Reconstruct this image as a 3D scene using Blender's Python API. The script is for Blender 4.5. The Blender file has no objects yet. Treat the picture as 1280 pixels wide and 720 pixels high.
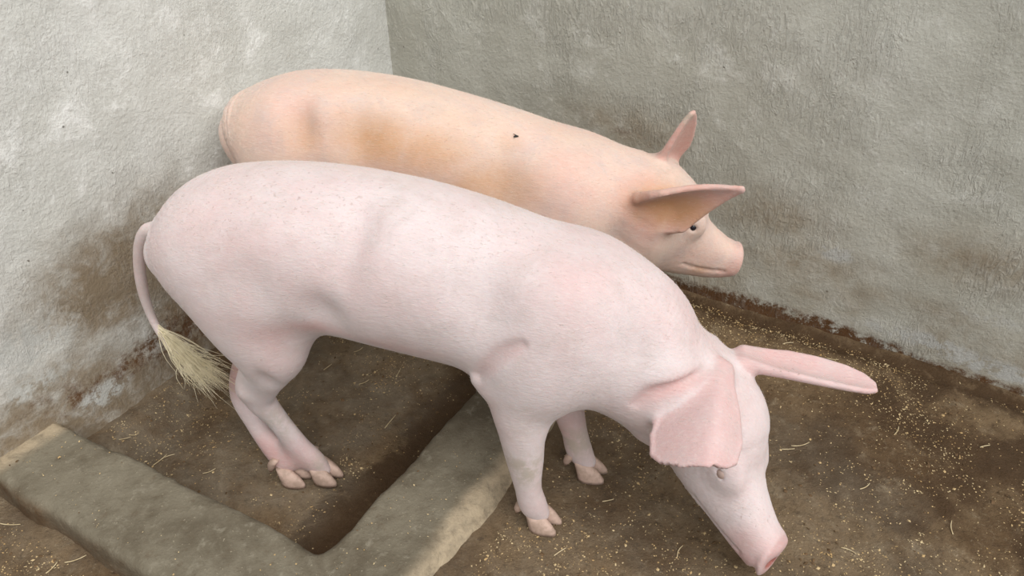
import bpy, math, random
import numpy as np
from mathutils import Vector, Matrix

# ------------------------------------------------------------------ camera, light
scene = bpy.context.scene
COL = scene.collection
FPX, PITCH, CAMH = 936.0, math.radians(34.8), 1.28
cam_data = bpy.data.cameras.new('camera')
cam_data.sensor_width = 36.0
cam_data.lens = FPX / 1280.0 * 36.0
cam_data.clip_start = 0.02
cam = bpy.data.objects.new('camera', cam_data)
COL.objects.link(cam)
cam.location = (0, 0, CAMH)
cam.rotation_euler = (math.pi / 2 - PITCH, 0, 0)
scene.camera = cam

world = bpy.data.worlds.new('overcast')
scene.world = world
world.use_nodes = True
bg = world.node_tree.nodes['Background']
bg.inputs[0].default_value = (0.93, 0.97, 1.0, 1)
bg.inputs[1].default_value = 0.55

sun_data = bpy.data.lights.new('daylight', 'SUN')
sun_data.energy = 3.1
sun_data.angle = math.radians(60)
sun_data.color = (1.0, 0.97, 0.93)
sun = bpy.data.objects.new('daylight', sun_data)
COL.objects.link(sun)
sun.location = (2, -1.5, 4)
sun.rotation_euler = Vector((-0.40, 0.62, -1.0)).to_track_quat('-Z', 'Y').to_euler()

vs = scene.view_settings
vs.view_transform = 'Standard'
vs.look = 'None'
vs.exposure = 0.16
vs.gamma = 1.0
vs.use_curve_mapping = False

# ------------------------------------------------------------------ small maths
RNG = np.random.default_rng(7)
random.seed(7)

def norm(v):
    v = np.asarray(v, float)
    return v / np.linalg.norm(v)

_LAT = np.random.default_rng(3).random((32, 32, 32)).astype(np.float32)

def vnoise(P, freq, seed=0):
    """3D value noise in 0..1"""
    Q = np.asarray(P, np.float32) * freq + seed * 7.31 + 100.0
    I = np.floor(Q).astype(int)
    F = Q - I
    F = F * F * (3 - 2 * F)
    out = 0
    for dx in (0, 1):
        for dy in (0, 1):
            for dz in (0, 1):
                w = (F[:, 0] if dx else 1 - F[:, 0]) * (F[:, 1] if dy else 1 - F[:, 1]) * (F[:, 2] if dz else 1 - F[:, 2])
                out = out + w * _LAT[(I[:, 0] + dx) % 32, (I[:, 1] + dy) % 32, (I[:, 2] + dz) % 32]
    return out

def fbm(P, freq, octs=4, seed=0):
    o, a, t = 0, 1.0, 0
    for k in range(octs):
        o = o + a * vnoise(P, freq * 2 ** k, seed + k)
        t += a
        a *= 0.5
    return o / t

def sstep(a, b, x):
    t = np.clip((x - a) / (b - a), 0, 1)
    return t * t * (3 - 2 * t)

def spline(rows, n):
    """Catmull-Rom (chord-length parameter on the first three columns)"""
    R = np.asarray(rows, float)
    seg = np.linalg.norm(np.diff(R[:, :3], axis=0), axis=1) + 1e-9
    t = np.concatenate([[0], np.cumsum(seg)])
    m = np.zeros_like(R)
    m[1:-1] = (R[2:] - R[:-2]) / (t[2:] - t[:-2])[:, None]
    m[0] = (R[1] - R[0]) / seg[0]
    m[-1] = (R[-1] - R[-2]) / seg[-1]
    x = np.linspace(0, t[-1], n)
    i = np.clip(np.searchsorted(t, x, 'right') - 1, 0, len(R) - 2)
    h = seg[i]
    s = ((x - t[i]) / h)[:, None]
    h = h[:, None]
    return ((2 * s**3 - 3 * s**2 + 1) * R[i] + (s**3 - 2 * s**2 + s) * h * m[i]
            + (-2 * s**3 + 3 * s**2) * R[i + 1] + (s**3 - s**2) * h * m[i + 1])

def ray(px, py):
    x, y = px - 640, py - 360
    return np.array([x, math.cos(PITCH) * FPX - math.sin(PITCH) * y, -math.sin(PITCH) * FPX - math.cos(PITCH) * y])

def pix_floor(px, py, z=0.0):
    r = ray(px, py)
    return np.array([0, 0, CAMH]) + r * ((z - CAMH) / r[2])

# the room: corner, direction along the right wall (u) and along the left wall (v)
CORNER = np.array([-0.387, 2.377, 0.0])
E1 = np.array([0.859, -0.512, 0.0])
E2 = np.array([-0.512, -0.859, 0.0])
BASIN_Z = -0.11

def uv(P):
    P = np.asarray(P, float)
    return (P - CORNER) @ E1, (P - CORNER) @ E2

def UV(u, v, z=0.0):
    return CORNER + np.multiply.outer(u, E1) + np.multiply.outer(v, E2) + np.multiply.outer(z, [0, 0, 1.0])

def pix_wall(px, py, which):
    n, c = (E2, CORNER @ E2) if which == 'right' else (E1, CORNER @ E1)
    r = ray(px, py)
    P = np.array([0, 0, CAMH]) + r * (c / (r @ n))
    u, v = uv(P)
    return (u if which == 'right' else v), P[2]

# ------------------------------------------------------------------ objects
def mesh_obj(name, verts, faces, mat, parent=None, smooth=True, attrs=None):
    me = bpy.data.meshes.new(name)
    verts = np.asarray(verts, np.float32)
    if isinstance(faces, np.ndarray):
        k = faces.shape[1]
        me.vertices.add(len(verts))
        me.vertices.foreach_set('co', verts.ravel())
        me.loops.add(faces.size)
        me.loops.foreach_set('vertex_index', faces.ravel().astype(np.int32))
        me.polygons.add(len(faces))
        me.polygons.foreach_set('loop_start', np.arange(0, faces.size, k, dtype=np.int32))
        me.update(calc_edges=True)
    else:
        me.from_pydata([tuple(map(float, v)) for v in verts], [], faces)
    me.validate()
    if smooth:
        me.polygons.foreach_set('use_smooth', [True] * len(me.polygons))
    for k, val in (attrs or {}).items():
        a = me.attributes.new(k, 'FLOAT', 'POINT')
        a.data.foreach_set('value', np.asarray(val, np.float32))
    me.materials.append(mat)
    o = bpy.data.objects.new(name, me)
    COL.objects.link(o)
    if parent:
        o.parent = parent
    return o

def tag(o, label=None, cat=None, group=None, kind=None):
    for k, v in (('label', label), ('category', cat), ('group', group), ('kind', kind)):
        if v:
            o[k] = v
    return o

# ------------------------------------------------------------------ node helpers
class NT:
    def __init__(s, name):
        s.m = bpy.data.materials.new(name)
        s.m.use_nodes = True
        s.t = s.m.node_tree
        s.b = s.t.nodes['Principled BSDF']
    def n(s, kind, **kw):
        nd = s.t.nodes.new(kind)
        for k, v in kw.items():
            if k.startswith('i_'):
                nd.inputs[int(k[2:])].default_value = v
            else:
                setattr(nd, k, v)
        return nd
    def l(s, a, b):
        s.t.links.new(a, b)
    def coord(s):
        return s.n('ShaderNodeTexCoord').outputs['Object']
    def noise(s, scale, detail=5, rough=0.6, vec=None, dist=0.0):
        nd = s.n('ShaderNodeTexNoise')
        nd.inputs['Scale'].default_value = scale
        nd.inputs['Detail'].default_value = detail
        nd.inputs['Roughness'].default_value = rough
        nd.inputs['Distortion'].default_value = dist
        s.l(vec if vec is not None else s.coord(), nd.inputs['Vector'])
        return nd.outputs['Fac']
    def ramp(s, fac, stops):
        nd = s.n('ShaderNodeValToRGB')
        e = nd.color_ramp.elements
        while len(e) < len(stops):
            e.new(0.5)
        for el, (p, c) in zip(e, stops):
            el.position = p
            el.color = (*c, 1) if len(c) == 3 else c
        s.l(fac, nd.inputs['Fac'])
        return nd.outputs['Color']
    def val(s, fac, a, b, lo=0.0, hi=1.0):
        nd = s.n('ShaderNodeMapRange')
        nd.interpolation_type = 'SMOOTHSTEP'
        for k, v in zip(range(1, 5), (a, b, lo, hi)):
            nd.inputs[k].default_value = v
        s.l(fac, nd.inputs[0])
        return nd.outputs[0]
    def math(s, op, a, b=None):
        nd = s.n('ShaderNodeMath', operation=op)
        for i, x in enumerate((a, b)):
            if x is None:
                continue
            if isinstance(x, (int, float)):
                nd.inputs[i].default_value = x
            else:
                s.l(x, nd.inputs[i])
        return nd.outputs[0]
    def mix(s, fac, a, b, mode='MIX'):
        nd = s.n('ShaderNodeMix', data_type='RGBA', blend_type=mode)
        for sock, x in ((nd.inputs[0], fac), (nd.inputs[6], a), (nd.inputs[7], b)):
            if isinstance(x, (int, float)):
                sock.default_value = x
            elif isinstance(x, tuple):
                sock.default_value = (*x, 1)
            else:
                s.l(x, sock)
        return nd.outputs[2]
    def attr(s, name):
        return s.n('ShaderNodeAttribute', attribute_name=name).outputs['Fac']
    def scaled(s, sx, sy, sz, rot=(0, 0, 0)):
        nd = s.n('ShaderNodeMapping')
        nd.inputs['Scale'].default_value = (sx, sy, sz)
        nd.inputs['Rotation'].default_value = rot
        s.l(s.coord(), nd.inputs['Vector'])
        return nd.outputs[0]
    def bump(s, h, strength, dist, prev=None):
        nd = s.n('ShaderNodeBump')
        nd.inputs['Strength'].default_value = strength
        nd.inputs['Distance'].default_value = dist
        s.l(h, nd.inputs['Height'])
        if prev is not None:
            s.l(prev, nd.inputs['Normal'])
        return nd.outputs[0]
    def done(s, color=None, rough=0.8, normal=None, spec=0.3):
        if color is not None:
            if isinstance(color, tuple):
                s.b.inputs['Base Color'].default_value = (*color, 1)
            else:
                s.l(color, s.b.inputs['Base Color'])
        if isinstance(rough, (int, float)):
            s.b.inputs['Roughness'].default_value = rough
        else:
            s.l(rough, s.b.inputs['Roughness'])
        s.b.inputs['Specular IOR Level'].default_value = spec
        if normal is not None:
            s.l(normal, s.b.inputs['Normal'])
        return s.m

def wall_material(name, base, light, dark, brown, scratch, strokes):
    t = NT(name)
    co = t.coord()
    big = t.noise(2.3, 4, 0.6)
    mid = t.noise(8, 11, 0.78, dist=0.3)
    fine = t.noise(95, 3, 0.6)
    c = t.mix(t.val(big, 0.35, 0.68), dark, base)
    c = t.mix(t.val(mid, 0.50, 0.68, 0, 0.8), c, light)
    c = t.mix(t.val(mid, 0.47, 0.32, 0, 0.6), c, dark)
    # trowel scratches: stretched noise in two directions
    s1 = t.noise(1.0, 5, 0.7, t.scaled(55, 55, 9, (0, 0.5, 0)), 0.4)
    s2 = t.noise(1.0, 5, 0.7, t.scaled(14, 14, 70, (0, -0.35, 0)), 0.8)
    c = t.mix(t.val(s1, 0.60, 0.74, 0, scratch), c, light)
    c = t.mix(t.val(s2, 0.63, 0.74, 0, scratch * 0.8), c, light)
    c = t.mix(t.val(fine, 0.66, 0.75, 0, 0.35), c, light)
    c = t.mix(t.val(t.noise(38, 2, 0.5), 0.745, 0.79, 0, 0.8), c, (0.10, 0.09, 0.07))
    # splashed manure stains, painted pig shadows: mask baked on the mesh, broken up by noise
    st = t.attr('stain_shade')
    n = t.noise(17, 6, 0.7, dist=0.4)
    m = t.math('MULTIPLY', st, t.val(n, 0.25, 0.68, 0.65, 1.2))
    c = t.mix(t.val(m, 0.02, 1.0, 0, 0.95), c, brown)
    ru = t.math('MULTIPLY', t.attr('rust_shade'), t.val(t.noise(30, 9, 0.8), 0.30, 0.68))
    c = t.mix(t.val(ru, 0.15, 0.75, 0, 1.0), c, (0.115, 0.055, 0.022))
    gr = t.math('MULTIPLY', t.attr('bare'), t.val(t.noise(24, 6, 0.75), 0.34, 0.58))
    c = t.mix(t.val(gr, 0.15, 0.7, 0, 0.9), c, (0.50, 0.50, 0.47))
    ridge = t.noise(1.0, 4, 0.65, t.scaled(75, 75, 24, (0, 0.45, 0)), 1.6)
    rg_ = t.val(t.noise(3.5, 3, 0.6), 0.40, 0.62)
    rv = t.math('MULTIPLY', t.math('MULTIPLY', t.val(ridge, 0.40, 0.66), rg_), strokes)
    c = t.mix(t.math('MULTIPLY', rv, 0.35), c, light)
    h = t.math('ADD', t.math('MULTIPLY', mid, 0.6), t.math('MULTIPLY', fine, 0.25))
    h = t.math('ADD', h, t.math('MULTIPLY', s1, 0.08))
    h = t.math('ADD', h, t.math('MULTIPLY', rv, 0.42))
    nb = t.bump(h, 0.8, 0.012)
    nb = t.bump(t.noise(210, 2, 0.5), 0.25, 0.002, nb)
    return t.done(c, 0.85, nb, 0.25)

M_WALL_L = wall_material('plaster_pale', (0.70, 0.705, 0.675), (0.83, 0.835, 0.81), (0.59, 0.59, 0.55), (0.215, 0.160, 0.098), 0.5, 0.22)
M_WALL_R = wall_material('plaster_grey', (0.53, 0.525, 0.465), (0.63, 0.625, 0.57), (0.435, 0.425, 0.365), (0.27, 0.205, 0.13), 0.32, 0.5)

def floor_material():
    t = NT('dirty_concrete')
    a = t.noise(3.1, 6, 0.65, dist=0.5)
    b = t.noise(18, 11, 0.78, dist=0.3)
    f = t.noise(120, 5, 0.75)
    c = t.mix(t.val(a, 0.36, 0.64), (0.105, 0.060, 0.027), (0.225, 0.152, 0.083))
    c = t.mix(t.val(b, 0.52, 0.72, 0, 0.7), c, (0.35, 0.275, 0.18))
    c = t.mix(t.val(b, 0.46, 0.28, 0, 0.75), c, (0.095, 0.058, 0.028))
    c = t.mix(t.val(f, 0.60, 0.72, 0, 0.6), c, (0.44, 0.36, 0.235))
    c = t.mix(t.val(f, 0.40, 0.29, 0, 0.6), c, (0.075, 0.048, 0.025))
    c = t.mix(t.val(t.noise(46, 5, 0.7), 0.66, 0.74, 0, 0.8), c, (0.085, 0.045, 0.02))
    c = t.mix(t.val(t.noise(58, 8, 0.8), 0.49, 0.36, 0, 0.75), c, (0.065, 0.038, 0.018))
    c = t.mix(t.val(t.noise(75, 8, 0.8), 0.57, 0.70, 0, 0.7), c, (0.42, 0.345, 0.235))
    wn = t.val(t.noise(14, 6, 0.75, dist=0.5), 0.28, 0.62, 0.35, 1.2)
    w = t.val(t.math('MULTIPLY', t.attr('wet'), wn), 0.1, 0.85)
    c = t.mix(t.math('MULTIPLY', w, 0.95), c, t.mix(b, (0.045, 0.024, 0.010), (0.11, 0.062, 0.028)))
    g = t.math('MULTIPLY', t.attr('grey'), t.val(t.noise(9, 5, 0.7), 0.3, 0.6, 0.3, 1))
    c = t.mix(t.math('MULTIPLY', g, 0.75), c, t.mix(b, (0.17, 0.145, 0.105), (0.36, 0.32, 0.25)))
    h = t.math('ADD', t.math('MULTIPLY', b, 0.7), t.math('MULTIPLY', f, 0.5))
    nb = t.bump(h, 1.0, 0.014)
    return t.done(c, t.val(w, 0, 1, 0.85, 0.5), nb, 0.3)

M_FLOOR = floor_material()

def kerb_material():
    t = NT('worn_cement')
    a = t.noise(6, 6, 0.65, dist=0.4)
    b = t.noise(34, 6, 0.7, dist=0.3)
    f = t.noise(150, 3, 0.6)
    c = t.mix(t.val(a, 0.35, 0.65), (0.105, 0.086, 0.058), (0.180, 0.158, 0.115))
    c = t.mix(t.val(b, 0.53, 0.72, 0, 0.6), c, (0.26, 0.235, 0.18))
    c = t.mix(t.val(b, 0.45, 0.30, 0, 0.6), c, (0.105, 0.078, 0.05))
    c = t.mix(t.val(f, 0.66, 0.74, 0, 0.5), c, (0.50, 0.44, 0.32))
    r = t.math('MULTIPLY', t.attr('rim'), t.val(b, 0.28, 0.6, 0.35, 1))
    c = t.mix(t.math('MULTIPLY', r, 0.8), c, (0.43, 0.345, 0.235))
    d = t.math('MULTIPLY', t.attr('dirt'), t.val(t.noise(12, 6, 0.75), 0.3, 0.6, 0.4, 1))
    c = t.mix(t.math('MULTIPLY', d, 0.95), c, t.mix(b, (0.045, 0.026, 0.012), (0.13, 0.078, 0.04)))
    h = t.math('ADD', t.math('MULTIPLY', b, 0.7), t.math('MULTIPLY', f, 0.4))
    return t.done(c, 0.8, t.bump(h, 0.8, 0.006), 0.3)

M_KERB = kerb_material()

def skin_material(name, pale, pink, stain_shade):
    t = NT(name)
    n1 = t.noise(6, 4, 0.6)
    n2 = t.noise(38, 5, 0.7)
    hair = t.noise(1.0, 3, 0.6, t.scaled(60, 260, 210, (0, 0.5, 0)))
    hair2 = t.noise(1.0, 2, 0.6, t.scaled(150, 500, 420, (0, 0.7, 0)))
    p = t.math('ADD', t.attr('pink'), t.val(n1, 0.3, 0.7, -0.14, 0.16))
    c = t.mix(t.val(p, 0.0, 1.0), pale, pink)
    c = t.mix(t.val(hair, 0.45, 0.75, 0, 0.16), c, (0.80, 0.75, 0.70))
    c = t.mix(t.val(t.noise(15, 8, 0.75, dist=0.5), 0.42, 0.70, 0, 0.5), c, (0.50, 0.415, 0.40))
    c = t.mix(t.val(t.math('MULTIPLY', t.attr('stain_shade'), t.val(n2, 0.2, 0.75, 0.8, 1.1)), 0.0, 1.15, 0, 0.9), c, stain_shade)
    c = t.mix(t.val(t.math('MULTIPLY', t.attr('grime'), t.val(n2, 0.3, 0.62, 0.25, 1.1)), 0.05, 1.0, 0, 0.8), c, (0.40, 0.35, 0.28))
    fl = t.math('MULTIPLY', t.attr('fleck'), t.val(t.noise(130, 3, 0.6), 0.60, 0.70))
    c = t.mix(t.math('MULTIPLY', fl, 0.65), c, (0.30, 0.20, 0.17))
    c = t.mix(t.val(t.attr('wet'), 0, 1), c, (0.30, 0.105, 0.085))
    t.b.inputs['Subsurface Weight'].default_value = 0.18
    t.b.inputs['Subsurface Radius'].default_value = (1.0, 0.42, 0.3)
    t.b.inputs['Subsurface Scale'].default_value = 0.012
    t.b.inputs['Sheen Weight'].default_value = 0.12
    t.b.inputs['Sheen Roughness'].default_value = 0.5
    h = t.math('ADD', t.math('MULTIPLY', hair, 0.7), t.math('MULTIPLY', hair2, 0.5))
    nb = t.bump(h, 0.32, 0.003)
    nb = t.bump(n2, 0.12, 0.006, nb)
    return t.done(c, 0.62, nb, 0.28)

M_SKIN_A = skin_material('pig_skin_pale', (0.645, 0.560, 0.560), (0.56, 0.345, 0.330), (0.60, 0.36, 0.22))
M_SKIN_B = skin_material('pig_skin_tan', (0.665, 0.515, 0.430), (0.59, 0.345, 0.295), (0.50, 0.27, 0.125))

def plain(name, col, rough, noise=0, col2=None, spec=0.3):
    t = NT(name)
    if noise:
        c = t.mix(t.val(t.noise(noise, 4, 0.6), 0.35, 0.65), col, col2)
        return t.done(c, rough, t.bump(t.noise(noise * 2, 3, 0.6), 0.3, 0.002), spec)
    return t.done(col, rough, None, spec)

M_HOOF = plain('hoof_horn', (0.52, 0.375, 0.31), 0.55, 60, (0.38, 0.275, 0.22))
M_EYE = plain('eye_dark', (0.012, 0.012, 0.02), 0.08, spec=0.6)
M_EYE_PALE = plain('eye_lidded', (0.42, 0.31, 0.27), 0.4)
M_HAIR = plain('tail_hair', (0.88, 0.80, 0.60), 0.6, 40, (0.74, 0.66, 0.46))
M_CHIP = plain('feed_chips', (0.56, 0.445, 0.26), 0.8, 25, (0.42, 0.275, 0.12))
M_CHIP2 = plain('dark_crumbs', (0.085, 0.05, 0.022), 0.8, 30, (0.15, 0.09, 0.045))
M_STRAW = plain('straw', (0.60, 0.50, 0.32), 0.7, 50, (0.45, 0.35, 0.20))
M_BRISTLE = plain('bristle_hair', (0.80, 0.73, 0.62), 0.5)
M_FLY = plain('fly_black', (0.01, 0.01, 0.01), 0.4)

# ------------------------------------------------------------------ implicit surfaces
def smin(a, b, k):
    h = np.maximum(k - np.abs(a - b), 0) / k
    return np.minimum(a, b) - h * h * k * 0.25

def smax(a, b, k):
    return -smin(-a, -b, k)

def nearest(P, C):
    out = np.empty(len(P), int)
    c2 = (C * C).sum(1)
    for i in range(0, len(P), 60000):
        q = P[i:i + 60000]
        out[i:i + 60000] = np.argmin(c2[None] - 2 * (q @ C.T), axis=1)
    return out

class Sweep:
    """body swept along a spline: rows x y z half-width half-height-up half-height-down"""
    def __init__(s, rows, up=(0, 0, 1), n=150, p=2.15, cap=0.06):
        S = spline(rows, n).astype(np.float32)
        s.C = S[:, :3].copy()
        s.w, s.hu, s.hd = S[:, 3], S[:, 4], S[:, 5]
        T = np.gradient(s.C, axis=0)
        s.T = T / np.linalg.norm(T, axis=1)[:, None]
        side = np.cross(np.asarray(up, np.float32)[None], s.T)
        s.S = side / np.linalg.norm(side, axis=1)[:, None]
        s.U = np.cross(s.T, s.S)
        s.p, s.cap = p, cap
    def __call__(s, P):
        i = nearest(P, s.C)
        D = P - s.C[i]
        a = (D * s.S[i]).sum(1) / s.w[i]
        b = (D * s.U[i]).sum(1)
        b = b / np.where(b > 0, s.hu[i], s.hd[i])
        c = (D * s.T[i]).sum(1) / s.cap
        c = np.where((i == 0) | (i == len(s.C) - 1), c, 0)
        r = (np.abs(a) ** s.p + np.abs(b) ** s.p + np.abs(c) ** s.p) ** (1 / s.p) + 1e-6
        L = np.sqrt((D * D).sum(1)) + 1e-6
        return np.where(r > 0.15, (r - 1) * L / r, -np.minimum(s.w[i], s.hu[i]) * 0.85) * 0.9

class Chain:
    """spheres swept along a spline: rows x y z r"""
    def __init__(s, rows, n=60, ys=1.0):
        s.S = spline(rows, n).astype(np.float32)
        s.ys = ys
    def __call__(s, P):
        S = s.S
        out = np.full(len(P), 0.5, np.float32)
        r = S[:, 3].max() + 0.09
        lo, hi = S[:, :3].min(0) - r, S[:, :3].max(0) + r
        k = np.where(((P > lo) & (P < hi)).all(1))[0]
        for i in range(0, len(k), 40000):
            q = P[k[i:i + 40000]]
            d2 = ((q[:, 0:1] - S[None, :, 0]) ** 2 + ((q[:, 1:2] - S[None, :, 1]) / s.ys) ** 2 + (q[:, 2:3] - S[None, :, 2]) ** 2)
            out[k[i:i + 40000]] = (np.sqrt(d2) - S[None, :, 3]).min(1) * min(1, s.ys)
        return out

class Ear:
    def __init__(s, base, tip, nrm, W, curl, t=(0.009, 0.0055), bend=0.0, prof=None, skew=0.0, ridge=0.0, pw=2.0):
        s.ridge, s.pw = ridge, pw
        s.B = np.asarray(base, float)
        v = np.asarray(tip, float) - s.B
        s.L = np.linalg.norm(v)
        s.A = v / s.L
        n = np.asarray(nrm, float)
        s.N = norm(n - (n @ s.A) * s.A)
        s.X = np.cross(s.N, s.A)
        s.W, s.curl, s.t, s.bend, s.skew = W, curl, t, bend, skew
        s.prof = prof or [(-0.2, 0.55), (0, 0.72), (0.25, 1.0), (0.5, 0.9), (0.75, 0.6), (0.92, 0.28), (1.0, 0.1)]
    def __call__(s, P):
        out = np.full(len(P), 0.5, np.float32)
        D0 = P - s.B
        k = np.where((D0 * D0).sum(1) < (s.L + 0.12) ** 2)[0]
        D = D0[k]
        u = D @ s.A / s.L
        v = D @ s.X - s.skew * np.clip(u, 0, 1) ** 2
        w = D @ s.N
        uc = np.clip(u, -0.2, 1)
        W = s.W * np.interp(uc, [q[0] for q in s.prof], [q[1] for q in s.prof])
        w0 = s.curl * (np.sqrt((np.clip(v, -W, W) - s.ridge) ** 2 + 9e-5) / s.W) ** s.pw + s.bend * uc * uc
        t = np.interp(uc, [-0.2, 0.15, 1], [s.t[0] * 1.6, s.t[0], s.t[1]])
        d = np.sqrt(((u - uc) * s.L) ** 2 + np.maximum(np.abs(v) - W, 0) ** 2 + (w - w0) ** 2) - t
        out[k] = d * 0.7
        return out

def ellipsoid(P, c, r, R=None):
    D = P - np.asarray(c, np.float32)
    if R is not None:
        D = D @ np.asarray(R, np.float32).T
    q = D / np.asarray(r, np.float32)
    k = np.sqrt((q * q).sum(1)) + 1e-6
    return (k - 1) * np.sqrt((D * D).sum(1) + 1e-9) / k * 0.95

def polygonise(f, lo, hi, h=0.005, blk=4, newton=2):
    lo, hi = np.asarray(lo, float), np.asarray(hi, float)
    n = np.ceil((hi - lo) / (h * blk)).astype(int)
    ax = [lo[i] + (np.arange(n[i]) + 0.5) * h * blk for i in range(3)]
    G = np.stack(np.meshgrid(*ax, indexing='ij'), -1).reshape(-1, 3).astype(np.float32)
    D = f(G)
    V = np.repeat(np.repeat(np.repeat(D.reshape(n), blk, 0), blk, 1), blk, 2)
    act = np.where(np.abs(D) < h * blk * 1.25)[0]
    off = (np.stack(np.meshgrid(*[np.arange(blk)] * 3, indexing='ij'), -1).reshape(-1, 3) + 0.5 - blk / 2) * h
    Q = (G[act][:, None] + off[None].astype(np.float32)).reshape(-1, 3)
    d = f(Q).reshape(len(act), blk, blk, blk)
    bi = np.stack(np.unravel_index(act, n), 1)
    Vb = V.reshape(n[0], blk, n[1], blk, n[2], blk)
    Vb[bi[:, 0], :, bi[:, 1], :, bi[:, 2], :] = d
    V = Vb.reshape(n * blk)
    org = lo + 0.5 * h
    ins = V < 0
    cnt = np.zeros(np.array(V.shape) - 1, np.int8)
    for a in (0, 1):
        for b in (0, 1):
            for c in (0, 1):
                cnt += ins[a:V.shape[0] - 1 + a, b:V.shape[1] - 1 + b, c:V.shape[2] - 1 + c]
    cell = np.stack(np.where((cnt > 0) & (cnt < 8)), 1)
    idx = np.full(cnt.shape, -1, np.int64)
    idx[cell[:, 0], cell[:, 1], cell[:, 2]] = np.arange(len(cell))
    acc = np.zeros((len(cell), 3)); num = np.zeros(len(cell))
    cs = [np.array([a, b, c]) for a in (0, 1) for b in (0, 1) for c in (0, 1)]
    for A in cs:
        for ax_ in range(3):
            if A[ax_]:
                continue
            B = A.copy(); B[ax_] = 1
            va = V[tuple((cell + A).T)]; vb = V[tuple((cell + B).T)]
            m = (va < 0) != (vb < 0)
            t = np.where(m, va / np.where(m, va - vb, 1), 0)
            acc += np.where(m[:, None], A + t[:, None] * (B - A), 0)
            num += m
    verts = (org + (cell + acc / num[:, None]) * h).astype(np.float32)
    quads = []
    for ax_ in range(3):
        b, c = (ax_ + 1) % 3, (ax_ + 2) % 3
        sl0 = [slice(None)] * 3; sl1 = [slice(None)] * 3
        sl0[ax_] = slice(0, -1); sl1[ax_] = slice(1, None)
        s0, s1 = ins[tuple(sl0)], ins[tuple(sl1)]
        for flip, m in ((False, s0 & ~s1), (True, ~s0 & s1)):
            e = np.stack(np.where(m), 1)
            e = e[(e[:, b] > 0) & (e[:, c] > 0) & (e[:, b] < cnt.shape[b]) & (e[:, c] < cnt.shape[c])]
            def at(db, dc):
                q = e.copy(); q[:, b] += db; q[:, c] += dc
                return idx[q[:, 0], q[:, 1], q[:, 2]]
            q = np.stack([at(-1, -1), at(0, -1), at(0, 0), at(-1, 0)], 1)
            quads.append(q[:, ::-1] if flip else q)
    quads = np.concatenate(quads)
    quads = quads[(quads >= 0).all(1)]
    for _ in range(newton):
        e = 0.002
        d0 = f(verts)
        g = np.stack([f(verts + np.array(v, np.float32)) for v in ((e, 0, 0), (0, e, 0), (0, 0, e))], 1) - d0[:, None]
        g /= e
        step = d0[:, None] * g / np.maximum((g * g).sum(1), 0.25)[:, None]
        ln = np.linalg.norm(step, axis=1)[:, None] + 1e-9
        verts = (verts - step * np.minimum(1, 0.5 * h / ln)).astype(np.float32)
    return verts, quads

# ------------------------------------------------------------------ the pen
def stain_shade_blobs(S, Z, blobs):
    m = np.zeros_like(S)
    for (s, z, rs, rz, a) in blobs:
        m = np.maximum(m, a * np.exp(-(((S - s) / rs) ** 2 + ((Z - z) / rz) ** 2)))
    return m

def build_wall(name, mat, side, L, H, stain_shade_fn, label):
    """grid wall with thickness; local x along the wall from the corner, z up, y out of the room"""
    xs = np.concatenate([np.arange(-0.15, 2.3, 0.012), np.arange(2.3, L + 0.06, 0.06)])
    zs = np.concatenate([np.arange(-0.16, 1.3, 0.012), np.arange(1.3, H + 0.04, 0.05)])
    X, Z = np.meshgrid(xs, zs, indexing='ij')
    P = np.stack([X.ravel(), np.zeros(X.size), Z.ravel()], 1)
    Y = (fbm(P, 3.0, 3, 11 if side == 'left' else 23) - 0.5) * 0.022 + (fbm(P, 16, 3, 5) - 0.5) * 0.006
    n = len(zs)
    verts = np.stack([P[:, 0], Y, P[:, 2]], 1)
    i = np.arange(len(xs) * n).reshape(len(xs), n)
    q = np.stack([i[:-1, :-1], i[1:, :-1], i[1:, 1:], i[:-1, 1:]], -1).reshape(-1, 4)
    # back and rim so that the wall is a solid
    x0, x1, z0, z1, T = xs[0], xs[-1], zs[0], zs[-1], 0.14
    b = len(verts)
    verts = np.concatenate([verts, [[x0, T, z0], [x1, T, z0], [x1, T, z1], [x0, T, z1],
                                    [x0, .012, z0], [x1, .012, z0], [x1, .012, z1], [x0, .012, z1]]])
    q = np.concatenate([q, np.array([[b + 3, b + 2, b + 1, b], [b + 4, b + 5, b + 1, b], [b + 5, b + 6, b + 2, b + 1],
                                     [b + 6, b + 7, b + 3, b + 2], [b + 7, b + 4, b, b + 3]])])
    at = {k: np.concatenate([v, np.zeros(8)]) for k, v in stain_shade_fn(P[:, 0], P[:, 2], P).items()}
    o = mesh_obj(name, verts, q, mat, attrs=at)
    d = E1 if side == 'right' else E2
    out = -E2 if side == 'right' else -E1
    o.matrix_world = Matrix(((d[0], out[0], 0, CORNER[0]), (d[1], out[1], 0, CORNER[1]), (0, 0, 1, 0), (0, 0, 0, 1)))
    return tag(o, label, 'wall', kind='structure')

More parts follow.
